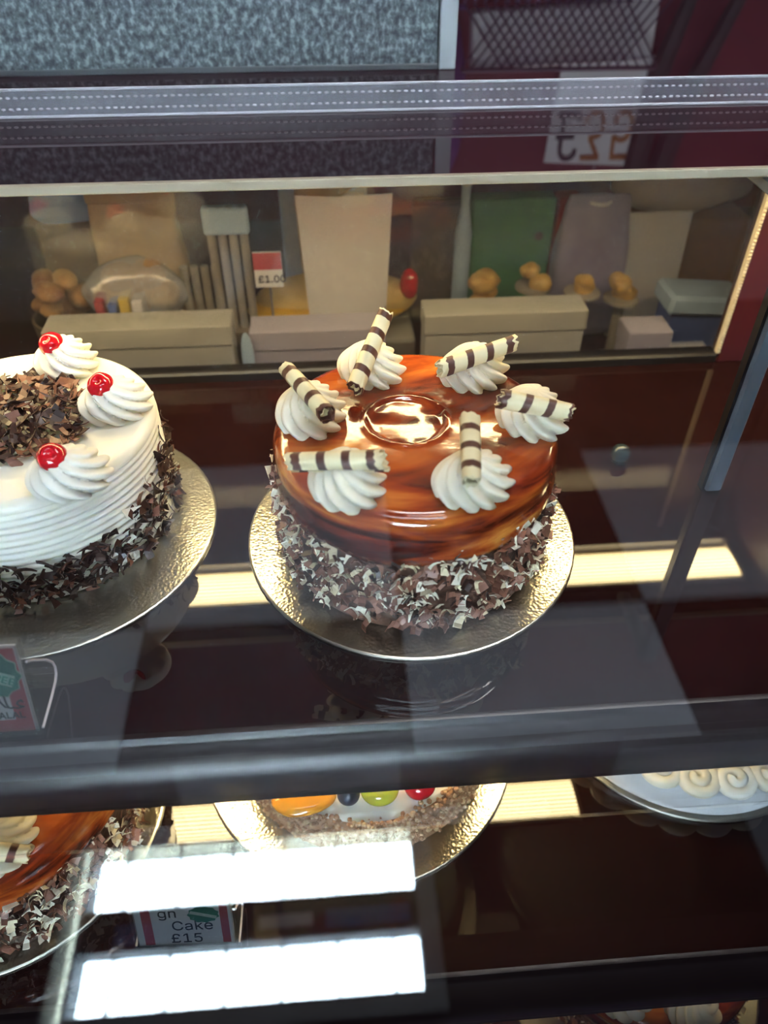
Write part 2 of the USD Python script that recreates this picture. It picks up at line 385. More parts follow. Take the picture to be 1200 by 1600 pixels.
obj('lower_front_glass', extrude_x([a0, a1, a1 - nn * .006, a0 - nn * .006], CX0, .9), 'front_glass', case)
obj('kick_panel', rbox(CX0, .9, a1[0] - .008, a1[0] + .008, -.734, a1[1] - .002, .002), 'black_trim', case)
obj('support_post', rbox(.249, .263, .043, .057, 0, .2335, .002), 'aluminium', case, label='brushed aluminium upright')
obj('post_bracket', rbox(.249, .263, .043, .135, .2235, .2335, .002), 'aluminium', case)
obj('post_seal', box(.2466, .249, .046, .054, 0, .2335), 'black_trim', case)
obj('counter_top', box(CX0, .9, .262, .82, -.09, -.062), 'dark_maroon', case)
obj('counter_base', box(CX0, .9, .262, .82, -.734, -.09), 'dark_maroon', case)

def strip_light(y, z, x0, x1, w, label):
    t = thing('strip_light', label, 'light', (0, y, z))
    obj('housing', rbox(x0, x1, -w / 2 - .002, w / 2 + .002, -.006, 0, .0015), 'grey_metal', t)
    prof = [(w / 2 * math.cos(a), -.006 - .006 * math.sin(a)) for a in np.linspace(0, PI, 22)]
    obj('diffuser', extrude_x(prof + [], x0 + .004, x1 - .004), 'lamp_glow', t)
    obj('reflector_lip', rbox(x0, x1, w / 2 + .002, w / 2 + .0035, -.019, 0, .0004), 'grey_metal', t)
    n = 15
    for k in range(n):
        a = PI * (k + .5) / n
        yy, zz = w / 2 * math.cos(a), -.006 - .0062 * math.sin(a)
        obj('rib', box(x0 + .003, x1 - .003, yy - .00045, yy + .00045, zz - .0008, zz + .0004), 'lamp_rib', t)
    for x in (x0, x1 - .004):
        obj('end_cap', rbox(x, x + .004, -w / 2 - .002, w / 2 + .002, -.014, 0, .001), 'beige_trim', t)
    return t
strip_light(.174, .2335, -.80, .402, .050, 'warm white ribbed strip light under the upper shelf above the caramel cake')
strip_light(-.06, -.250, -.60, .45, .040, 'warm white ribbed strip light under the lower shelf')
strip_light(-.010, -.030, -.80, .196, .046, 'warm white ribbed strip light under the middle shelf above the fruit cake')

# ------------------------------------------------------------------ cakes: shared pieces
def rosette_mesh(R=.024, H=.030, N=9, tw=1.3, seed=0):
    rng = random.Random(seed); ph = rng.random() * 6
    def fn(u, v):
        th = u * 2 * PI
        phi = th + tw * v * (1 + .5 * v) + ph
        ridge = np.abs(np.sin(N * phi / 2))
        amp = .34 * (1 - .45 * v)
        prof = np.sqrt(np.clip(1 - (np.clip(v - .10, 0, 1) / .9) ** 1.9, 0, 1)) * (.93 + .1 * np.sin(PI * np.clip(v * 1.6, 0, 1)))
        r = R * 1.06 * prof * (1 - amp * (1 - ridge) ** 1.2)
        z = H * v ** .92 - .10 * H * (1 - ridge) * (1 - v) + .0
        wob = R * .06 * np.sin(2 * th + ph)
        return np.stack([(r + wob * prof) * np.cos(th), (r + wob * prof) * np.sin(th), z], -1)
    return grid(fn, 108, 26, True)

def scroll_mesh(L, R=.0058, turns=1.8, seed=0, taper=.0):
    """a curl of striped chocolate: a rolled sheet, open at both ends; along +x from 0 to L; returns mesh, uv"""
    rng = np.random.default_rng(seed)
    nu, nv = 36, 34
    th = .0009
    jag0, jag1 = rng.uniform(-.0018, .0018, nv), rng.uniform(-.0018, .0018, nv)
    P, UV = [], []
    for side in (0, 1):
        for i in range(nu):
            t = i / (nu - 1)
            for j in range(nv):
                s = j / (nv - 1)
                a = turns * 2 * PI * s
                r = R * (.55 + .45 * s) * (1 - taper * t) - (th if side else 0)
                e = jag0[j] * (1 - t) ** 8 + jag1[j] * t ** 8
                P.append((t * L + e + .0012 * math.sin(a), r * math.cos(a), r * math.sin(a)))
                UV.append((t * L / .0150 + .13 * s * turns + seed * .37, s * 3))
    F, n1 = [], nu * nv
    for i in range(nu - 1):
        for j in range(nv - 1):
            a, b = i * nv + j, (i + 1) * nv + j
            F += [(a, b, b + 1), (a, b + 1, a + 1), (n1 + a, n1 + b + 1, n1 + b), (n1 + a, n1 + a + 1, n1 + b + 1)]
    def rim(seq):
        for p, q in zip(seq[:-1], seq[1:]): F.extend([(p, q, n1 + q), (p, n1 + q, n1 + p)])
    rim([j for j in range(nv)]); rim([(nu - 1) * nv + j for j in range(nv)][::-1])
    rim([i * nv for i in range(nu)][::-1]); rim([i * nv + nv - 1 for i in range(nu)])
    return trimesh.Trimesh(np.array(P), np.array(F), process=False), np.array(UV)

def aim(m, a, b):
    """place a mesh that lies along +x with its start at a and pointing at b"""
    a, b = np.array(a, float), np.array(b, float)
    x = (b - a) / np.linalg.norm(b - a); y = np.cross([0, 0, 1.0], x); y /= np.linalg.norm(y); z = np.cross(x, y)
    M = np.eye(4); M[:3, :3] = np.stack([x, y, z], 1); M[:3, 3] = a
    m = m.copy(); m.apply_transform(M); return m

def shard(rng, L, Wd, curl, pointy):
    """a curved shaving, closed, about 44 triangles; lies around the origin facing +z"""
    n = 5; P = []
    R = L / max(curl, .05); th = .00055
    w0, w1 = (rng.uniform(.5, 1), rng.uniform(.02, .35) if pointy else rng.uniform(.5, 1))
    sk = rng.uniform(-.5, .5)
    for layer in (0, 1):
        for i in range(n):
            t = i / (n - 1); a = (t - .5) * curl
            w = Wd / 2 * (w0 + (w1 - w0) * t) * (1 + rng.uniform(-.15, .15))
            rr = R + (th if layer else 0)
            for s in (-1, 1):
                P.append((rr * math.sin(a) + s * w * sk * .3, s * w + (t - .5) * sk * Wd * .6, R - rr * math.cos(a)))
    F = []
    o = 2 * n
    for i in range(n - 1):
        a = 2 * i
        F += [(a, a + 1, a + 3), (a, a + 3, a + 2), (o + a, o + a + 3, o + a + 1), (o + a, o + a + 2, o + a + 3)]
        F += [(a, a + 2, o + a + 2), (a, o + a + 2, o + a), (a + 1, o + a + 3, a + 3), (a + 1, o + a + 1, o + a + 3)]
    e = 2 * (n - 1)
    F += [(0, o, o + 1), (0, o + 1, 1), (e, e + 1, o + e + 1), (e, o + e + 1, o + e)]
    return trimesh.Trimesh(np.array(P), np.array(F), process=False)

def put_on_side(m, rng, th, r, z, tilt=.5):
    """stand a shaving on the cake's side: its own +z faces outwards"""
    m = T(m, rx=rng.uniform(-tilt, tilt), ry=rng.uniform(-tilt, tilt), rz=rng.uniform(0, 2 * PI))
    m = T(m, rz=0, ry=PI / 2)                        # +z -> +x
    m = T(m, (r, 0, z))
    return T(m, rz=th)

def shaving_band(root, rng, rfn, zfn, front, n_parts, n_stuff, mats, weights, size, curl=(.3, 2.6), centre=(0, 0), spread=1.75, tilt=.6, pname='chocolate_shaving'):
    cx, cy = centre
    for k in range(n_parts + n_stuff):
        part = k < n_parts
        th = front + (rng.uniform(-spread, spread) if part else rng.uniform(-PI, PI))
        z = zfn(rng, th)
        L = rng.uniform(*size); m = shard(rng, L, L * rng.uniform(.35, .75), rng.uniform(*curl), rng.random() < .82)
        m = T(put_on_side(m, rng, th, rfn(z) + rng.uniform(-.0005, .0028), z, tilt), (cx, cy, 0))
        mi = rng.choices(range(len(mats)), weights)[0]
        if part: obj(pname, m, mats[mi], root)
        else: rest.setdefault(mats[mi], []).append(m)
    for k, v in rest.items():
        tag(obj('chocolate_shavings', cat_(v), k, root), kind='stuff')
    rest.clear()
rest = {}

def board(label, x, y, z, R, m, group=None):
    t = thing('cake_board', label, 'cake board', (x, y, z), group=group)
    obj('foil_disc', lathe([(0, 0.0028), (R * .5, .0029), (R - .0018, .0028)], 128), m, t, True)
    n = 160
    prof = [(R - .002, .0027), (R - .0008, .0026), (R, .0018), (R, .0006), (R - .001, 0), (0, 0)]
    rim = lathe(prof, n); v = np.array(rim.vertices); a = np.arctan2(v[:, 1], v[:, 0])
    v[:, :2] *= (1 + .0012 * np.sin(a * 90) * (np.hypot(v[:, 0], v[:, 1]) > R - .0015))[:, None]
    rim.vertices = v
    obj('foil_rim', rim, 'foil_edge', t, 40)
    return t

# ------------------------------------------------------------------ the caramel cakes
def caramel_cake(label, loc, swirls, rolls, seed, front, gl='caramel_glaze', imprint=(-.006, .004), n_parts=300, R=.0985):
    rng = random.Random(seed)
    t = thing('caramel_cake', label, 'cake', loc)
    H, zg = .1050, .064
    # glazed top: flat with a ring imprint, rounded shoulder, a soft lip below it
    prof = [(0, H)] + [(r, H) for r in np.linspace(.004, R - .010, 46)]
    prof += [(R - .010 + .010 * math.sin(a), H - .010 + .010 * math.cos(a)) for a in np.linspace(.1, PI / 2, 9)]
    prof += [(R + .0006, H - .016), (R - .0004, H - .021), (R + .0012, H - .025), (R + .0014, H - .033), (R + .0004, zg + .003), (R - .002, zg)]
    g = lathe(prof, 160); v = np.array(g.vertices)
    top = v[:, 2] > H - .004
    d = np.hypot(v[:, 0] - imprint[0], v[:, 1] - imprint[1])
    ring = .0016 * np.exp(-((d - .0290) / .0022) ** 2) - .0012 * (d < .029) * np.clip((.029 - d) / .004, 0, 1)
    nz = (meshkit.fbm(np.c_[v[:, :2] * 40, np.zeros(len(v))], 2, seed) - .5) * .0058 * (d < .0285) + (meshkit.fbm(np.c_[v[:, :2] * 24, np.zeros(len(v))], 3, seed + 5) - .5) * .0011
    v[:, 2] += top * (ring + nz)
    side = ~top
    v[:, :2] *= (1 + side * .012 * (meshkit.fbm(v * np.array([16, 16, 50]), 3, seed) - .5))[:, None]
    low_ = v[:, 2] < zg + .001
    v[:, 2] += low_ * .008 * (meshkit.fbm(np.c_[v[:, :2] * 22, np.zeros(len(v))], 2, seed + 2) - .5)
    g.vertices = v
    obj('glaze', g, gl, t, 50, label='glossy marbled caramel glaze')
    obj('cake_side', lathe([(0, .001), (R - .003, .001), (R - .0022, zg + .006), (0, zg + .006)], 96), 'dark_base', t, 40)
    def zfn(rg, th): return .006 + (zg - .002 + .006 * math.sin(3 * th + seed)) * rg.random() ** .93
    shaving_band(t, rng, lambda z: R - .001, zfn, front, n_parts, 800, ['white_choc', 'ivory_choc', 'milk_choc', 'brown_choc', 'dark_choc'], [22, 14, 38, 20, 6], (.008, .0175), (.7, 3.4), tilt=.5)
    for k, (x, y) in enumerate(swirls):
        rs = T(rosette_mesh(.0235 + .0006 * (k % 3), .026 + .001 * (k % 2), 10, 1.15, seed + k), (x, y, H + .0002), rz=k)
        s = obj('cream_swirl', rs, 'cream', t, 60)
        if k < len(rolls):
            (a, b) = rolls[k]; L = float(np.linalg.norm(np.array(b) - np.array(a)))
            m, uv = scroll_mesh(L, .0074, 1.8, seed + k, .12)
            obj('chocolate_roll', aim(m, a, b), 'striped_choc', s, True, uv)
    return t

BZ = .0029
FRONT = math.atan2(-.43, -.06)
board('round gold foil cake board under the caramel cake on the middle shelf', .0, .0145, 0, .1265, 'gold_foil')
def W2(p, c): return (p[0] - c[0], p[1] - c[1], p[2] - c[2])
c0 = (0.0, .009, BZ)
sw = [(-.026, .073), (.049, .063), (.080, .004), (.028, -.064), (-.049, -.058), (-.071, .018)]
ro = [((-.0405, .038, .119), (-.015, .084, .152)), ((.020, .046, .127), (.075, .058, .139)), ((.052, -.011, .139), (.097, -.020, .132)),
      ((.0275, -.042, .146), (.021, -.093, .139)), ((-.027, -.068, .137), (-.083, -.058, .131)), ((-.060, -.013, .133), (-.086, .032, .140))]
caramel_cake('round caramel glazed cake with six cream swirls and striped chocolate rolls on the middle shelf', c0,
             [(x - c0[0], y - c0[1]) for x, y in sw], [(W2(a, c0), W2(b, c0)) for a, b in ro], 11, FRONT)

# lower left caramel cake
board('silver foil cake board under the caramel cake at the left end of the lower shelf', -.355, -.077, -.22, .136, 'gold_foil')
c1 = (-.355, -.077, -.22 + BZ)
sw = [(.057, -.085)] + [(.098 * math.cos(a), .098 * math.sin(a)) for a in (.2, 1.25, 2.3, 3.35, 4.4)]
r1 = [((.040, -.100, .137), (.086, -.104, .129))]
caramel_cake('dark caramel glazed cake at the left end of the lower shelf, beside window glare', c1, sw, r1, 23, -.75, 'dark_caramel_glaze', n_parts=280, R=.125)

# bottom caramel cake, only its top edge shows
board('silver foil cake board on the bottom shelf at the lower edge of the picture', .215, -.158, -.455, .130, 'silver_foil')
c2 = (.215, -.158, -.455 + BZ)
sw = [(.010, -.078)] + [(.074 * math.cos(a), .074 * math.sin(a)) for a in (.0, 1.05, 2.1, 3.15, 4.1)]
caramel_cake('caramel glazed cake on the bottom shelf, only its cream topped edge in view', c2, sw, [], 37, -1.5, 'caramel_glaze', n_parts=60)

# ------------------------------------------------------------------ black forest cake
def forest_cake(label, loc, swirls, seed):
    rng = random.Random(seed)
    t = thing('black_forest_cake', label, 'cake', loc)
    R, H = .0985, .092
    prof = [(0, H)] + [(r, H) for r in np.linspace(.01, R - .007, 20)]
    prof += [(R - .007 + .007 * math.sin(a), H - .007 + .007 * math.cos(a)) for a in np.linspace(.1, PI / 2, 8)]
    zs = np.linspace(H - .008, .004, 150)
    prof += [(R + .0012 * math.sin(PI * (H - .008 - z) / .0056) ** 2 - .0008, z) for z in zs] + [(R - .003, .001), (0, .001)]
    g = lathe(prof, 144); v = np.array(g.vertices)
    v[:, 2] += (v[:, 2] > H - .002) * .0012 * (meshkit.fbm(np.c_[v[:, :2] * 25, np.zeros(len(v))], 3, 4) - .5)
    g.vertices = v
    obj('icing', g, 'white_cream', t, 35, label='white icing with combed ridges round the side')
    mats, wts = ['dark_choc', 'black_choc', 'brown_choc'], [50, 36, 14]
    def zfn(rg, th):
        hi = .044 + .008 * math.sin(2.3 * th + 1.0) + .018 * math.exp(-((th + .05) / .5) ** 2)
        return .005 + hi * rg.random() ** 1.05
    shaving_band(t, rng, lambda z: R + .0005, zfn, -.85, 300, 380, mats + ['white_cream'], wts + [3], (.007, .0155), (.2, 1.8), spread=1.35, tilt=.75)
    for k in range(430):
        rr = .058 * math.sqrt(rng.random()) * (1 + .06 * rng.uniform(-1, 1)); a = rng.uniform(0, 2 * PI)
        L = rng.uniform(.008, .018)
        m = shard(rng, L, L * rng.uniform(.3, .65), rng.uniform(.1, 1.3), rng.random() < .6)
        m = T(m, (rr * math.cos(a), rr * math.sin(a), H + .002 + .011 * (1 - (rr / .062) ** 2) * rng.random() ** .6 + .001 * rng.random()), rx=rng.uniform(-.7, .7), ry=rng.uniform(-.7, .7), rz=rng.uniform(0, 6.28))
        mm = rng.choices(mats, [45, 25, 30])[0]
        if k >= 180: obj('chocolate_flake', m, mm, t)
        else: rest.setdefault(mm, []).append(m)
    for kk, vv in rest.items(): tag(obj('chocolate_flakes', cat_(vv), kk, t), kind='stuff')
    rest.clear()
    for k, (x, y) in enumerate(swirls):
        s = obj('cream_swirl', T(rosette_mesh(.0245, .025, 9, 1.5, seed + k), (x, y, H + .0003), rz=k * 1.7), 'white_cream', t, 60)
        ch = ball(.0096, 4); v = np.array(ch.vertices); v[:, 2] *= .9
        v *= (1 + .10 * (meshkit.fbm(v * 160, 2, k) - .5))[:, None]
        dd = np.hypot(v[:, 0], v[:, 1]); v[:, 2] -= .0028 * np.exp(-(dd / .0028) ** 2) * (v[:, 2] > 0)
        ch.vertices = v
        obj('cherry', T(ch, (x - .006, y - .003, H + .0225), rx=.5, ry=-.3 + .2 * k), 'cherry', s, True)
    return t
board('wide silver foil cake board under the white cherry cake', -.282, .036, 0, .1285, 'silver_foil')
c3 = (-.285, .052, BZ)
ring = [(-.263, .122), (-.2135, .060), (-.2275, -.022)]
ang = [math.atan2(y - c3[1], x - c3[0]) for x, y in ring]
forest_cake('white iced cake topped with red cherries and dark chocolate flakes, left on the middle shelf', c3,
            [(x - c3[0], y - c3[1]) for x, y in ring] + [(.078 * math.cos(a), .078 * math.sin(a)) for a in (2.45, 3.45, 4.4)], 5)

# ------------------------------------------------------------------ fruit cake, lower shelf
board('gold foil cake board under the fruit cake in the centre of the lower shelf', -.048, -.027, -.22, .142, 'gold_foil')
c4 = (-.042, -.027, -.22 + BZ)
def fruit_cake(label, loc):
    rng = random.Random(77)
    t = thing('fruit_cake', label, 'cake', loc)
    R, H = .113, .050
    obj('icing', lathe([(0, H - .001), (R - .022, H - .001), (R - .012, H - .0005), (R - .005, H - .003), (R - .001, H - .010), (R, .002), (0, .001)], 128), 'white_cream', t, 45, label='smooth white icing')
    obj('crumb_band', lathe([(R - .002, .001), (R + .0006, .002), (R + .0004, H - .012), (R - .004, H - .004), (R - .006, H - .006)], 96), 'nut', t, 40)
    for mm, cnt in (('nut', 1700), ('nut_pale', 900)):
        ms = []
        for k in range(cnt):
            a = rng.uniform(-PI, PI); z = .004 + (H - .006) * rng.random()
            rr = R + rng.uniform(-.0005, .0022)
            if rng.random() < .16: z, rr = H - .002 + rng.uniform(-.002, .002), R - rng.uniform(0, .010) * rng.random()
            ms.append(T(trimesh.creation.icosphere(0, rng.uniform(.0012, .0026)), (rr * math.cos(a), rr * math.sin(a), z), rng.random() * 3, rng.random() * 3, 0))
        tag(obj('nut_crumbs', cat_(ms), mm, t), kind='stuff')
    z = H
    slab = T(lumpy(ball(.018, 3), .0015, 120), s=(1.45, .8, .42))
    obj('peach_slice', T(slab, (-.052, -.090, z + .006), rz=.1), 'orange_fruit', t, True)
    obj('blueberry', cat_([T(ball(.0092, 3), (-.017, -.0905, z + .009)), T(trimesh.creation.torus(.0032, .001, 12, 6), (-.017, -.0905, z + .0182))]), 'blueberry', t, True)
    obj('grape_half', T(T(ball(.0135, 3), s=(1.15, 1, .8)), (.008, -.087, z + .006)), 'grape', t, True)
    st = ball(.0125, 3); v = np.array(st.vertices); v[:, 1] *= 1.25; v[:, 0] *= 1 - .25 * (v[:, 1] / .015); st.vertices = v
    obj('strawberry', T(st, (.039, -.083, z + .008), rz=.4), 'strawberry', t, True)
    obj('kiwi_slice', T(lathe([(0, .004), (.014, .004), (.016, .002), (.016, 0), (0, 0)], 32), (-.02, -.055, z + .003), rx=.3), 'kiwi', t, 40)
    obj('peach_slice', T(slab, (.03, -.045, z + .006), rz=1.1), 'orange_fruit', t, True)
    obj('strawberry', T(st, (-.06, -.05, z + .008), rz=2), 'strawberry', t, True)
fruit_cake('white fruit topped cake with nut crumb side in the centre of the lower shelf', c4)

# ------------------------------------------------------------------ cream cake, lower right
board('silver foil cake board under the cream cake at the right end of the lower shelf', .264, -.001, -.22, .134, 'silver_foil')
def cream_cake(label, loc):
    t = thing('cream_cake', label, 'cake', loc)
    R, H = .1275, .030
    obj('icing', lathe([(0, H), (R - .010, H), (R - .003, H - .003), (R, H - .010), (R + .002, .004), (R + .004, .001), (0, .001)], 128), 'rough_cream', t, 45, label='pale icing brushed rough on top')
    n = 24
    for k in range(n):                              # piped scroll border round the top edge
        a = 2 * PI * k / n
        s = np.linspace(0, 1, 34)
        phi = -PI * .2 + s * 3.3 * PI
        rad = .0125 * (1 - .82 * s)
        px = rad * np.cos(phi) * 1.35; pr = rad * np.sin(phi)
        rr = R - .010 + pr
        th = a + px / R
        pts = np.stack([rr * np.cos(th), rr * np.sin(th), H + .003 + .005 * s - .004 * (pr > 0) * pr / .012], 1)
        obj('piped_scroll', tube(pts, .0062 * (1 - .4 * s), 8), 'cream' if k % 3 else 'white_cream', t, 60)
    return t
cream_cake('white cream cake with a piped scroll border at the right end of the lower shelf', (.264, .002, -.22 + BZ))

# ------------------------------------------------------------------ price cards in acrylic holders
def starburst(r, n=18):
    return Polygon([((r if k % 2 else r * .88) * math.cos(PI * k / n), (r if k % 2 else r * .88) * math.sin(PI * k / n)) for k in range(2 * n)])
def flat(poly, z=.0): return extrude_z(poly, .00025, z)
def stroke(pts, w): return LineString(pts).buffer(w, quad_segs=4)
def card_plane(m, W_, H_, lean):                    # card drawn in xy (0..W, 0..H) -> standing, leaning back, right edge at x = 0
    m = T(m, (-W_, 0, 0)); return T(m, rx=PI / 2 - lean)

def holder(name, label, loc, W_, H_, lean, rz=0):
    t = thing(name, label, 'price card', loc, (0, 0, rz))
    e = .0028
    cp = lambda m: card_plane(m, W_, H_, lean)
    fr = [box(-e, W_ + e, -e, 0, -.002, .0022), box(-e, W_ + e, H_, H_ + e * 1.4, -.002, .0030), box(-e, 0, 0, H_, -.002, .0022), box(W_, W_ + e, 0, H_, -.002, .0022)]
    obj('acrylic_frame', cp(cat_(fr)), 'acrylic', t)
    obj('acrylic_front', cp(box(0, W_, 0, H_, .0010, .0018)), 'acrylic', t)
    # foot: bent back along the shelf and up behind the card
    dy, dz = math.sin(lean), math.cos(lean)
    k = H_ / .0625
    prof = [(y_ * k, z_ * k) for y_, z_ in [(0.0, .0012), (.021, .0016), (.033, .0028), (.0375, .0050), (.0396, .0090), (.0390, .0145), (.0335, .0243), (.0205, .0413), (.0150, .0470)]]
    foot = cat_([extrude_x(list(LineString([p, q]).buffer(.0008, cap_style='flat').exterior.coords)[:-1], -W_ - e, e) for p, q in zip(prof[:-1], prof[1:])])
    obj('acrylic_foot', foot, 'acrylic', t)
    for x in (e, -W_ - e):
        obj('acrylic_edge', tube([(x, p[0], p[1]) for p in prof], .0009, 6), 'bead', t, 40)
    return t, cp

t, cp = holder('price_card', 'red bordered card in a clear acrylic holder at the front left of the middle shelf', (-.2445, -.147, .003), .076, .0625, math.atan2(.018, .063))
Wc, Hc = .076, .0625
card = obj('card', cp(box(0, Wc, 0, Hc, -.001, 0)), 'card_white', t)
red = Polygon([(0, 0), (Wc - .0018, 0), (Wc - .0018, Hc - .002), (0, Hc - .002)]).difference(Polygon([(.010, .0085), (Wc - .0115, .0085), (Wc - .0115, Hc - .011), (.010, Hc - .011)]))
obj('red_border', cp(flat(red, .0001)), 'card_red', card)
bx, by = Wc - .018, Hc - .0205
sb = affinity.translate(affinity.rotate(starburst(.0168, 11), 12), bx, by)
obj('starburst_edge', cp(flat(sb.buffer(.0006), .0002)), 'card_pale_green', card)
obj('green_starburst', cp(flat(sb, .0004)), 'card_green', card)
bar = affinity.translate(affinity.rotate(Polygon([(-.017, -.0042), (.0125, -.0042), (.0125, .0042), (-.017, .0042)]), -24, origin=(0, 0)), bx, by)
obj('starburst_band', cp(flat(bar, .0006)), 'card_pale_green', card)
tx = T(meshkit.text_mesh('FREE', .0050, .0002, bold=True), (-.0030, -.0025, 0))
obj('lettering', cp(T(tx, (bx, by, .0009), rz=math.radians(-24))), 'card_green', card)
# arabic word and HALAL under it, drawn as pen strokes
ar = [stroke([(.0, .2), (.10, .42), (.26, .50), (.42, .44), (.30, .30), (.20, .12), (.28, -.02), (.50, .0), (.60, .02)], .035)]
def ar_word():
    L = []
    L.append(stroke([(1.0, .36), (.96, .46), (.86, .40), (.80, .28), (.88, .16), (1.0, .12), (.80, .04), (.66, .10)], .032))      # haa
    L.append(stroke([(.66, .10), (.58, .06), (.50, .12), (.46, .34), (.45, .62), (.43, .74)], .034))                                  # laam
    L.append(stroke([(.50, .10), (.40, .14), (.30, .36), (.24, .58)], .034))                                                        # alif
    L.append(stroke([(.18, .70), (.19, .30), (.16, .02), (.06, -.10), (-.06, -.06), (-.10, .06)], .034))                              # laam
    from shapely import union_all
    return union_all(L)
aw = affinity.translate(affinity.scale(ar_word(), .018, .0145, origin=(0, 0)), Wc - .0228, .0165)
obj('lettering', cp(flat(aw, .0003)), 'ink', card)
obj('lettering', cp(T(meshkit.text_mesh('HALAL', .0046, .0002, bold=True), (Wc - .0258, .0098, .0003))), 'ink', card)

W2_, H2_ = .072, .046
t, cp = holder('price_card', 'handwritten cake price card in a clear holder on the lower shelf, in the window glare', (-.1495, -.200, -.217), W2_, H2_, .30, -2)
card = obj('card', cp(box(0, W2_, 0, H2_, -.001, 0)), 'card_white', t)
for x0, x1 in ((.005, .012), (W2_ - .009, W2_ - .003)):
    obj('red_border', cp(flat(Polygon([(x0, .002), (x1, .002), (x1, H2_ - .002), (x0, H2_ - .002)]), .0002)), 'card_red', card)
sb = affinity.translate(affinity.scale(starburst(.0105, 11), 1.15, .85), W2_ - .021, H2_ - .013)
obj('green_starburst', cp(flat(sb, .0003)), 'card_green', card)
obj('starburst_band', cp(flat(affinity.translate(affinity.rotate(Polygon([(-.010, -.0014), (.010, -.0014), (.010, .0014), (-.010, .0014)]), -18), W2_ - .021, H2_ - .013), .0006)), 'card_pale_green', card)
for s_, x, y, h in (('gn', .017, H2_ - .015, .009), ('Cake', .026, H2_ - .029, .0095), ('£15', .024, H2_ - .0425, .0095)):
    obj('lettering', cp(T(meshkit.text_mesh(s_, h, .0002), (x, y, .0003))), 'ink', card)

# small glass stud lying on the shelf
st = thing('glass_stud', 'small dark glass ball on the right of the middle shelf', 'ball', (.190, .090, 0))
obj('ball', T(ball(.0085, 3), (0, 0, .0085)), 'stud', st, True)
obj('foot', lathe([(0, 0), (.006, 0), (.006, .0008), (.003, .0018), (0, .0018)], 24), 'black_trim', st, 40)

# ------------------------------------------------------------------ goods on the back counter behind the back glass (counter top z = -.062)
ZK = -.062
def bag(w, d, h, seed, pinch=.5, n=14):
    def fn(u, v):
        a = u * 2 * PI
        sq = np.sign(np.cos(a)) * np.abs(np.cos(a)) ** .45, np.sign(np.sin(a)) * np.abs(np.sin(a)) ** .45
        k = 1 - (1 - pinch) * np.clip((v - .6) / .4, 0, 1) ** 1.3
        kd = 1 - .8 * np.clip((v - .55) / .45, 0, 1)
        cap = np.where(v < .02, .0, 1)
        return np.stack([sq[0] * w / 2 * k * cap, sq[1] * d / 2 * kd * cap, h * v], -1)
    return lumpy(grid(fn, 40, n, True), .05 * w, 26, seed)
t = thing('paper_bag', 'large upright tan paper bag behind the back glass, upper left', 'bag', (-.256, .40, ZK))
obj('bag_body', bag(.092, .05, .198, 3, .96), 'kraft', t, True)
obj('bag_fold', rbox(-.044, .044, -.008, .008, .185, .200, .002), 'kraft', t)
t = thing('bun_packet', 'clear packet of pale buns in front of the tan paper bag', 'packet', (-.257, .345, ZK))
for k, (x, z) in enumerate(((-.026, .112), (.0, .110), (.027, .114), (-.012, .134), (.016, .136))):
    obj('bun', T(lumpy(ball(.019, 2), .002, 60, k), (x, 0, z - .005), s=(1, .9, .8)), 'bun', t, True)
obj('film', T(lumpy(ball(.05, 3), .006, 40, 9), (0, 0, .112), s=(1.05, .55, .72)), 'clear_film', t, True)
obj('tray', rbox(-.045, .045, -.024, .024, 0, .080, .004), 'carton', t)
t = thing('croissant_heap', 'brown crusty pastries heaped at the far left behind the back glass', 'pastries', (-.335, .36, ZK))
obj('basket', lathe([(0, .0), (.034, 0), (.040, .082), (.037, .082), (.032, .004), (0, .004)], 28), 'wafer_dark', t, 30)
rg = random.Random(3)
for k in range(9):
    obj('pastry', T(lumpy(ball(.015, 2), .003, 90, k), (rg.uniform(-.024, .024), rg.uniform(-.02, .02), .09 + .010 * (k // 3) * 1.3), rz=rg.random() * 3, s=(1.3, .8, .7)), 'croissant' if k % 3 else 'bun', t, True)
t = thing('plastic_bag', 'crumpled bright blue plastic bag behind the back glass, top left', 'bag', (-.335, .43, ZK))
obj('bag_body', lumpy(T(ball(.034, 3), (0, 0, .176), s=(1.0, .5, .9)), .007, 45, 2), 'blue_plastic', t, True)
obj('box', rbox(-.03, .03, -.02, .02, 0, .158, .003), 'wafer_dark', t)
t = thing('wafer_pack', 'upright pack of ribbed grey wafer sticks behind the back glass', 'wafer pack', (-.156, .36, ZK))
for k in range(4):
    obj('wafer_stick', T(trimesh.creation.cylinder(.0045, .19, sections=12), (-.0165 + .011 * k, 0, .097)), 'wafer', t, 40)
obj('pack_sleeve', rbox(-.024, .024, -.008, .008, 0, .06, .003), 'wafer_dark', t)
obj('cap', rbox(-.023, .023, -.006, .006, .165, .192, .002), 'pale_blue', t)
t = thing('wafer_pack', 'second pack of grey wafer sticks, shorter and nearer the tan bag', 'wafer pack', (-.192, .37, ZK))
for k in range(4):
    obj('wafer_stick', T(trimesh.creation.cylinder(.0045, .125, sections=12), (-.0165 + .011 * k, 0, .064)), 'wafer', t, 40)
obj('pack_sleeve', rbox(-.022, .022, -.007, .007, 0, .05, .003), 'wafer_dark', t)
t = thing('menu_board', 'white and blue menu board picturing a round loaf behind the back glass', 'menu board', (-.055, .47, ZK))
obj('board', rbox(-.052, .048, -.002, .002, 0, .222, .001), 'menu_blue', t)
obj('white_panel', rbox(-.022, .044, -.0035, -.002, .03, .165, .0004), 'paper', t)
obj('bread_print', T(T(lathe([(0, .0015), (.024, .0015), (.027, 0), (0, 0)], 40), rx=PI / 2), (.010, -.002, .186), s=(1, 1, .95)), 'tan', t, 40)
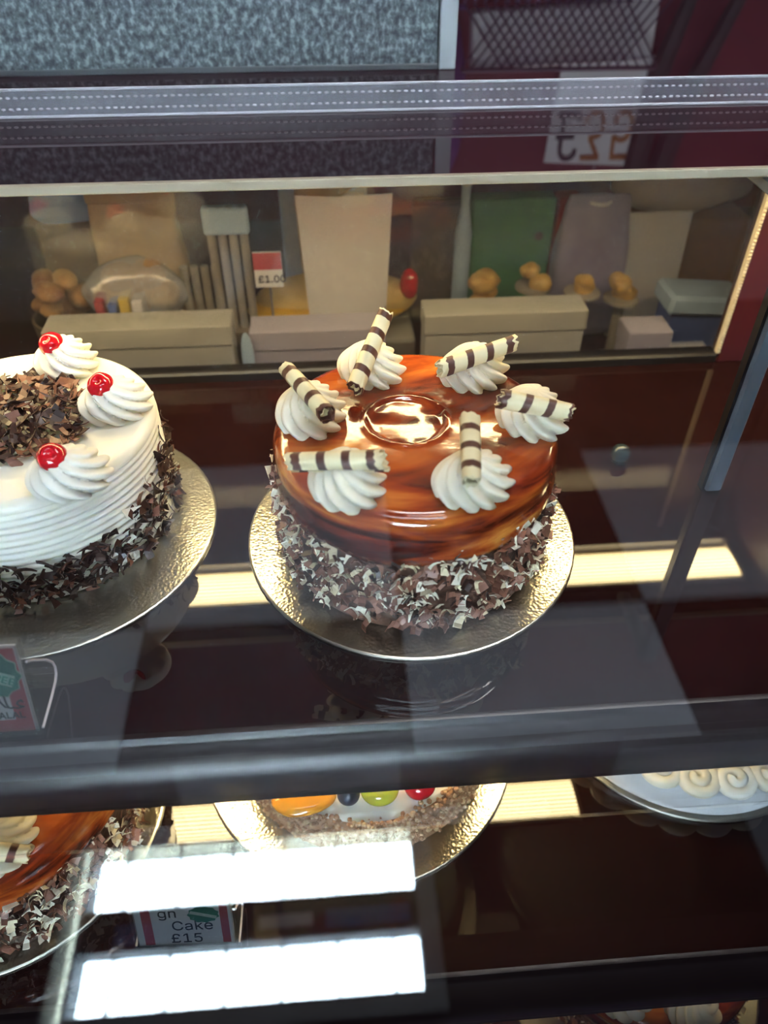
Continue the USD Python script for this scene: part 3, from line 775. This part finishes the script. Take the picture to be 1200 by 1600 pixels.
obj('bread_ring', T(trimesh.creation.torus(.0245, .0018, 40, 8), (.010, -.0035, .186), rx=PI / 2), 'tan_dark', t, True)
t = thing('paper_cone', 'folded tan paper cone leaning beside the menu board', 'paper cone', (-.082, .44, ZK))
obj('cone', T(lumpy(lathe([(.001, .0), (.026, .19), (.030, .198), (.027, .196), (.0, .02)], 14), .002, 40, 3), (0, 0, 0), ry=.10), 'kraft', t, 30)
t = thing('fruit_sponge', 'long yellow sponge cake with custard and red berries behind the back glass', 'cake', (-.048, .40, ZK))
obj('stand', rbox(-.09, .09, -.03, .03, 0, .030, .004), 'carton', t)
obj('sponge', lumpy(T(trimesh.creation.icosphere(3, .5), (0, 0, .070), s=(.185, .07, .060)), .003, 30, 1), 'sponge_yellow', t, True)
obj('custard_layer', lumpy(T(trimesh.creation.icosphere(3, .5), (-.01, -.006, .062), s=(.182, .074, .036)), .003, 30, 2), 'custard', t, True)
for x, mm in ((-.05, 'berry_jam'), (-.025, 'berry_jam'), (.0, 'kiwi'), (.02, 'blueberry'), (.042, 'berry_jam')):
    obj('fruit_piece', T(ball(.011, 2), (x, -.036, .055), s=(1.1, .6, .8)), mm, t, True)
obj('strawberry', T(lumpy(ball(.014, 2), .002, 60), (.083, -.012, .090), s=(.8, .8, 1.3)), 'strawberry', t, True)
t = thing('paper_sheet', 'white tapering paper sheet propped in front of the yellow sponge cake', 'paper', (-.036, .352, ZK))
def sheet(u, v):
    x = (u - .5) * (.098 - .022 * (1 - v)); return np.stack([x, -.006 * np.cos(x * 30) + .010 * v, .200 * v - .0 + .004 * np.cos(x * 60) * (1 - v)], -1)
sh = grid(sheet, 16, 12); sb2 = sh.copy(); sb2.vertices = sb2.vertices + np.array([0, .0008, 0])
sb2.invert()
obj('sheet', cat_([sh, sb2]), 'paper', t, True)
obj('clip', rbox(-.012, .012, -.004, .016, .0, .03, .001), 'carton', t)
t = thing('price_ticket', 'small red and white price ticket reading £1.00 behind the back glass', 'price ticket', (-.117, .34, ZK))
obj('stem', tube([(0, .004, 0), (0, .004, .12)], .0015, 6), 'grey_metal', t)
obj('card', rbox(-.0145, .0145, 0, .003, .114, .152, .0005), 'card_white', t)
obj('red_header', rbox(-.0145, .0145, -.001, 0, .134, .152, .0003), 'card_red', t)
obj('lettering', T(meshkit.text_mesh('£1.00', .0075, .0003, bold=True), (-.0115, -.0004, .120), rx=PI / 2), 'ink', t)
t = thing('serving_board', 'dark grey upright serving board behind the back glass', 'board', (.092, .47, ZK))
obj('board', rbox(-.047, .045, -.003, .003, 0, .155, .002), 'board_grey', t)
obj('rim', rbox(-.047, .045, -.005, -.003, .147, .155, .001), 'black_trim', t)
t = thing('bottle', 'slim pale blue bottle standing between the grey board and the green folder', 'bottle', (.100, .43, ZK))
obj('glass_body', lathe([(0, 0), (.009, 0), (.0095, .01), (.0095, .13), (.005, .16), (.005, .188), (0, .188)], 24), 'pale_blue', t, 40)
obj('cap', lathe([(0, .195), (.0058, .195), (.0058, .182), (0, .182)], 20), 'paper', t, 40)
t = thing('green_folder', 'dark green upright folder box behind the back glass', 'folder', (.160, .45, ZK))
obj('folder', rbox(-.050, .046, -.012, .012, 0, .163, .002), 'green_card', t)
obj('spine_hole', T(trimesh.creation.cylinder(.005, .001, sections=20), (.03, -.0125, .12), rx=PI / 2), 'board_grey', t)
t = thing('red_folder', 'narrow red folder standing right of the green folder', 'folder', (.219, .45, ZK))
obj('folder', rbox(-.010, .016, -.012, .012, 0, .163, .002), 'red_card', t)
obj('label_tab', rbox(-.006, .012, -.0135, -.012, .1, .12, .0004), 'card_red', t)
def puff(name, label, x, y, z, s, n, seed):
    t = thing(name, label, 'pastry', (x, y, ZK))
    rg = random.Random(seed)
    obj('stand', lathe([(0, 0), (.022, 0), (.006, .006), (.006, z - ZK - .012), (.02, z - ZK - .008), (.02, z - ZK - .005), (0, z - ZK - .005)], 24), 'wafer', t, 40)
    for k in range(n):
        obj('pastry_layer', lumpy(T(ball(s * rg.uniform(.6, .8), 3), (rg.uniform(-.4, .4) * s, rg.uniform(-.3, .3) * s, z - ZK + s * .55 * k), rz=rg.random() * 3, s=(1, .8, .7)), s * .22, 70, seed + k), 'pastry', t, True)
puff('cream_puff', 'pale yellow ruffled pastry in front of the green folder', .119, .36, .016, .024, 3, 4)
puff('cream_puff', 'small yellow pastry in front of the red folder', .172, .37, .035, .020, 2, 8)
puff('cream_puff', 'low golden pastry right of the pale yellow ruffled pastry', .152, .35, .004, .018, 2, 9)
puff('cream_puff', 'golden pastry in front of the purple film bag', .222, .35, .036, .018, 2, 12)
puff('cream_puff', 'broad golden pastry in front of the tall pale card', .272, .36, .022, .022, 2, 14)
t = thing('film_bag', 'tall bag of purple and white film behind the back glass', 'bag', (.248, .42, ZK))
obj('bag_body', bag(.085, .04, .172, 8, .8), 'purple_film', t, True)
obj('bag_tie', T(trimesh.creation.torus(.012, .002, 20, 6), (0, 0, .165)), 'paper', t, True)
t = thing('pale_card', 'tall cream card leaning right of the purple film bag', 'card', (.322, .415, ZK))
obj('card', T(rbox(-.038, .038, -.002, .002, 0, .150, .001), rx=-.06), 'paper', t)
obj('card_foot', rbox(-.03, .03, .0, .03, 0, .003, .001), 'white_bag', t)
t = thing('paper_sack', 'crumpled white paper sack at the upper right behind the back glass', 'sack', (.362, .475, ZK))
obj('sack_body', lumpy(T(ball(.05, 4), (0, 0, .165), s=(1.75, .6, .75)), .012, 24, 6), 'white_bag', t, True)
obj('crate', rbox(-.085, .085, -.03, .03, 0, .130, .003), 'tan_dark', t)
obj('blue_liner', lumpy(T(ball(.03, 3), (-.02, -.018, .192), s=(1.6, .5, .5)), .006, 40, 3), 'lilac_card', t, True)
t = thing('plastic_tub', 'blue and white plastic tub at the right end behind the back glass', 'tub', (.352, .35, ZK))
obj('tub', T(trimesh.creation.box([.062, .04, .075]), (0, 0, .0375)), 'book_blue', t)
obj('lid', T(lumpy(rbox(-.044, .044, -.026, .026, .070, .092, .004), .001, 50), rz=.0, ry=.08), 'pale_blue', t)
def carton(label, x0, x1, y, h, group=None, m='carton'):
    t = thing('cardboard_box', label, 'box', ((x0 + x1) / 2, y, ZK))
    w = (x1 - x0) / 2
    obj('box', rbox(-w, w, -.010, .024, 0, h - .004, .001), m, t)
    obj('lid', rbox(-w - .0012, w + .0012, -.0112, .0252, h - .022, h, .001), m, t)
carton('long pale box at the foot of the tan paper bag', -.337, -.155, .285, .107)
carton('pale box in front of the yellow sponge cake', -.138, .0, .300, .090, m='lilac_card')
carton('wide pale box in front of the green folder', .040, .205, .285, .110)
carton('narrow white box right of the wide pale box', .255, .300, .285, .082, m='lilac_card')
for k, (mm, w, h, lb) in enumerate((('book_red', .009, .118, 'thin red booklet left of the other booklets behind the long pale box'), ('book_blue', .008, .114, 'blue booklet between the red and yellow booklets'), ('book_yellow', .010, .120, 'yellow booklet beside the blue booklet behind the long pale box'), ('book_white', .011, .116, 'white booklet beside the yellow booklet behind the long pale box'))):
    t = thing('booklet', lb, 'booklet', (-.288 + .0125 * k, .318, ZK))
    obj('cover', rbox(-w / 2, w / 2, -.006, .03, 0, h, .0006), mm, t)
    obj('pages', rbox(-w / 2 + .001, w / 2 - .001, -.004, .031, .001, h - .001, .0003), 'paper', t)
t = thing('spatula', 'blue plastic spatula standing behind the pale box', 'spatula', (-.142, .283, ZK))
obj('blade', T(T(ball(.5, 3), s=(.013, .004, .056)), (0, 0, .066)), 'pale_blue', t, True)
obj('handle', tube([(0, 0, 0), (0, 0, .045)], .003, 8), 'blue_plastic', t, 40)
t = thing('brush', 'small white bristled brush at the lower right corner of the back glass', 'brush', (.322, .280, ZK))
obj('handle', rbox(-.02, .02, -.006, .006, 0, .046, .002), 'book_blue', t)
tag(obj('bristles', cat_([T(trimesh.creation.cylinder(.0007, .020, sections=5), (x, y, .054)) for x in np.linspace(-.018, .018, 13) for y in (-.004, 0, .004)]), 'paper', t), kind='stuff')

# ------------------------------------------------------------------ on the upper shelf (top z = .2395)
ZU = .2395
t = thing('beaded_rail', 'long clear acrylic rail with two rows of beads on the upper shelf', 'rail', (0, .263, ZU))
obj('rail_body', rbox(CX0, .86, -.0015, .0035, 0, .0205, .0008), 'rail_acrylic', t)
for z in (.0065, .0145):
    tag(obj('bead_row', cat_([T(trimesh.creation.icosphere(1, .0012), (x, -.0016, z), s=(1.6, 1, .8)) for x in np.arange(-.60, .75, .0058)]), 'bead', t), kind='stuff')
obj('rail_lip', rbox(CX0, .86, -.0028, -.0012, .0195, .0215, .0004), 'bead', t)
obj('rail_lip', rbox(CX0, .86, -.0028, -.0012, 0, .002, .0004), 'bead', t)
t = thing('speckled_panel', 'grey speckled upright panel with a pale metal end post on the upper shelf', 'panel', (0, .40, ZU))
obj('panel', rbox(-.80, .058, 0, .012, .004, .16, .001), 'speckle', t)
obj('end_post', rbox(.059, .075, -.004, .016, 0, .165, .001), 'frame_grey', t)
obj('foot_rail', rbox(-.80, .059, -.002, .014, 0, .005, .0008), 'dark_rail', t)
# things against the back wall, seen in the glossy shelf
t = thing('price_sign', 'white hanging sign with handwritten £35 on the maroon back wall', 'sign', (.372, .815, .398), (0, 0, 0))
sg = T(rbox(-.080, .080, 0, .002, -.085, .068, .0004), ry=-.06)
obj('card', sg, 'card_white', t)
obj('lettering', T(meshkit.text_mesh('£', .054, .0006), (-.074, -.0006, -.010), rx=PI / 2, s=(.95, 1.32, 1)), 'ink', t)
obj('lettering', T(meshkit.text_mesh('35', .054, .0006), (-.034, -.0006, -.010), rx=PI / 2, s=(.92, 1.32, 1)), 'ink_brown', t)
obj('hook', tube([(0, .001, .066), (0, .012, .085), (0, .024, .09)], .002, 6), 'grey_metal', t)
t = thing('mesh_basket', 'white lined wire mesh basket on the upper shelf by the maroon wall', 'basket', (.275, .75, ZU))
obj('liner', T(rbox(-.125, .125, .004, .03, .004, .075, .003), ry=.05), 'paper', t)
wires = []
for k in range(-16, 17):
    for s in (-1, 1):
        p0, p1 = np.array([k * .0135 - s * .030, -.0, .0]), np.array([k * .0135 + s * .030, -.0, .078])
        if abs(p0[0]) < .14 and abs(p1[0]) < .14: wires.append(tube([p0, p1], .0013, 5))
tag(obj('wire_mesh', cat_(wires), 'mesh_wire', t), kind='stuff')
obj('rim', tube([(-.135, 0, .078), (.135, 0, .078)], .003, 8), 'mesh_wire', t)
t = thing('hanging_strap', 'pair of black straps hanging on the maroon back wall right of the sign', 'strap', (.47, .80, .24))
obj('strap', tube([(-.01, 0, .0), (-.03, .01, .1), (-.035, .015, .26)], [.010, .016, .02], 8), 'strap', t, 40)
obj('strap', tube([(.06, 0, .0), (.03, .01, .1), (.0, .015, .26)], [.010, .014, .02], 8), 'strap', t, 40)
t = thing('cloth', 'dark purple cloth hanging on the maroon back wall left of the sign', 'cloth', (.12, .81, .24))
obj('cloth', lumpy(T(ball(.5, 3), (0, 0, .13), s=(.07, .03, .26)), .006, 20, 4), 'purple_cloth', t, True)
obj('hem', tube([(-.03, -.004, .012), (.03, -.004, .012)], .004, 6), 'purple_cloth', t)
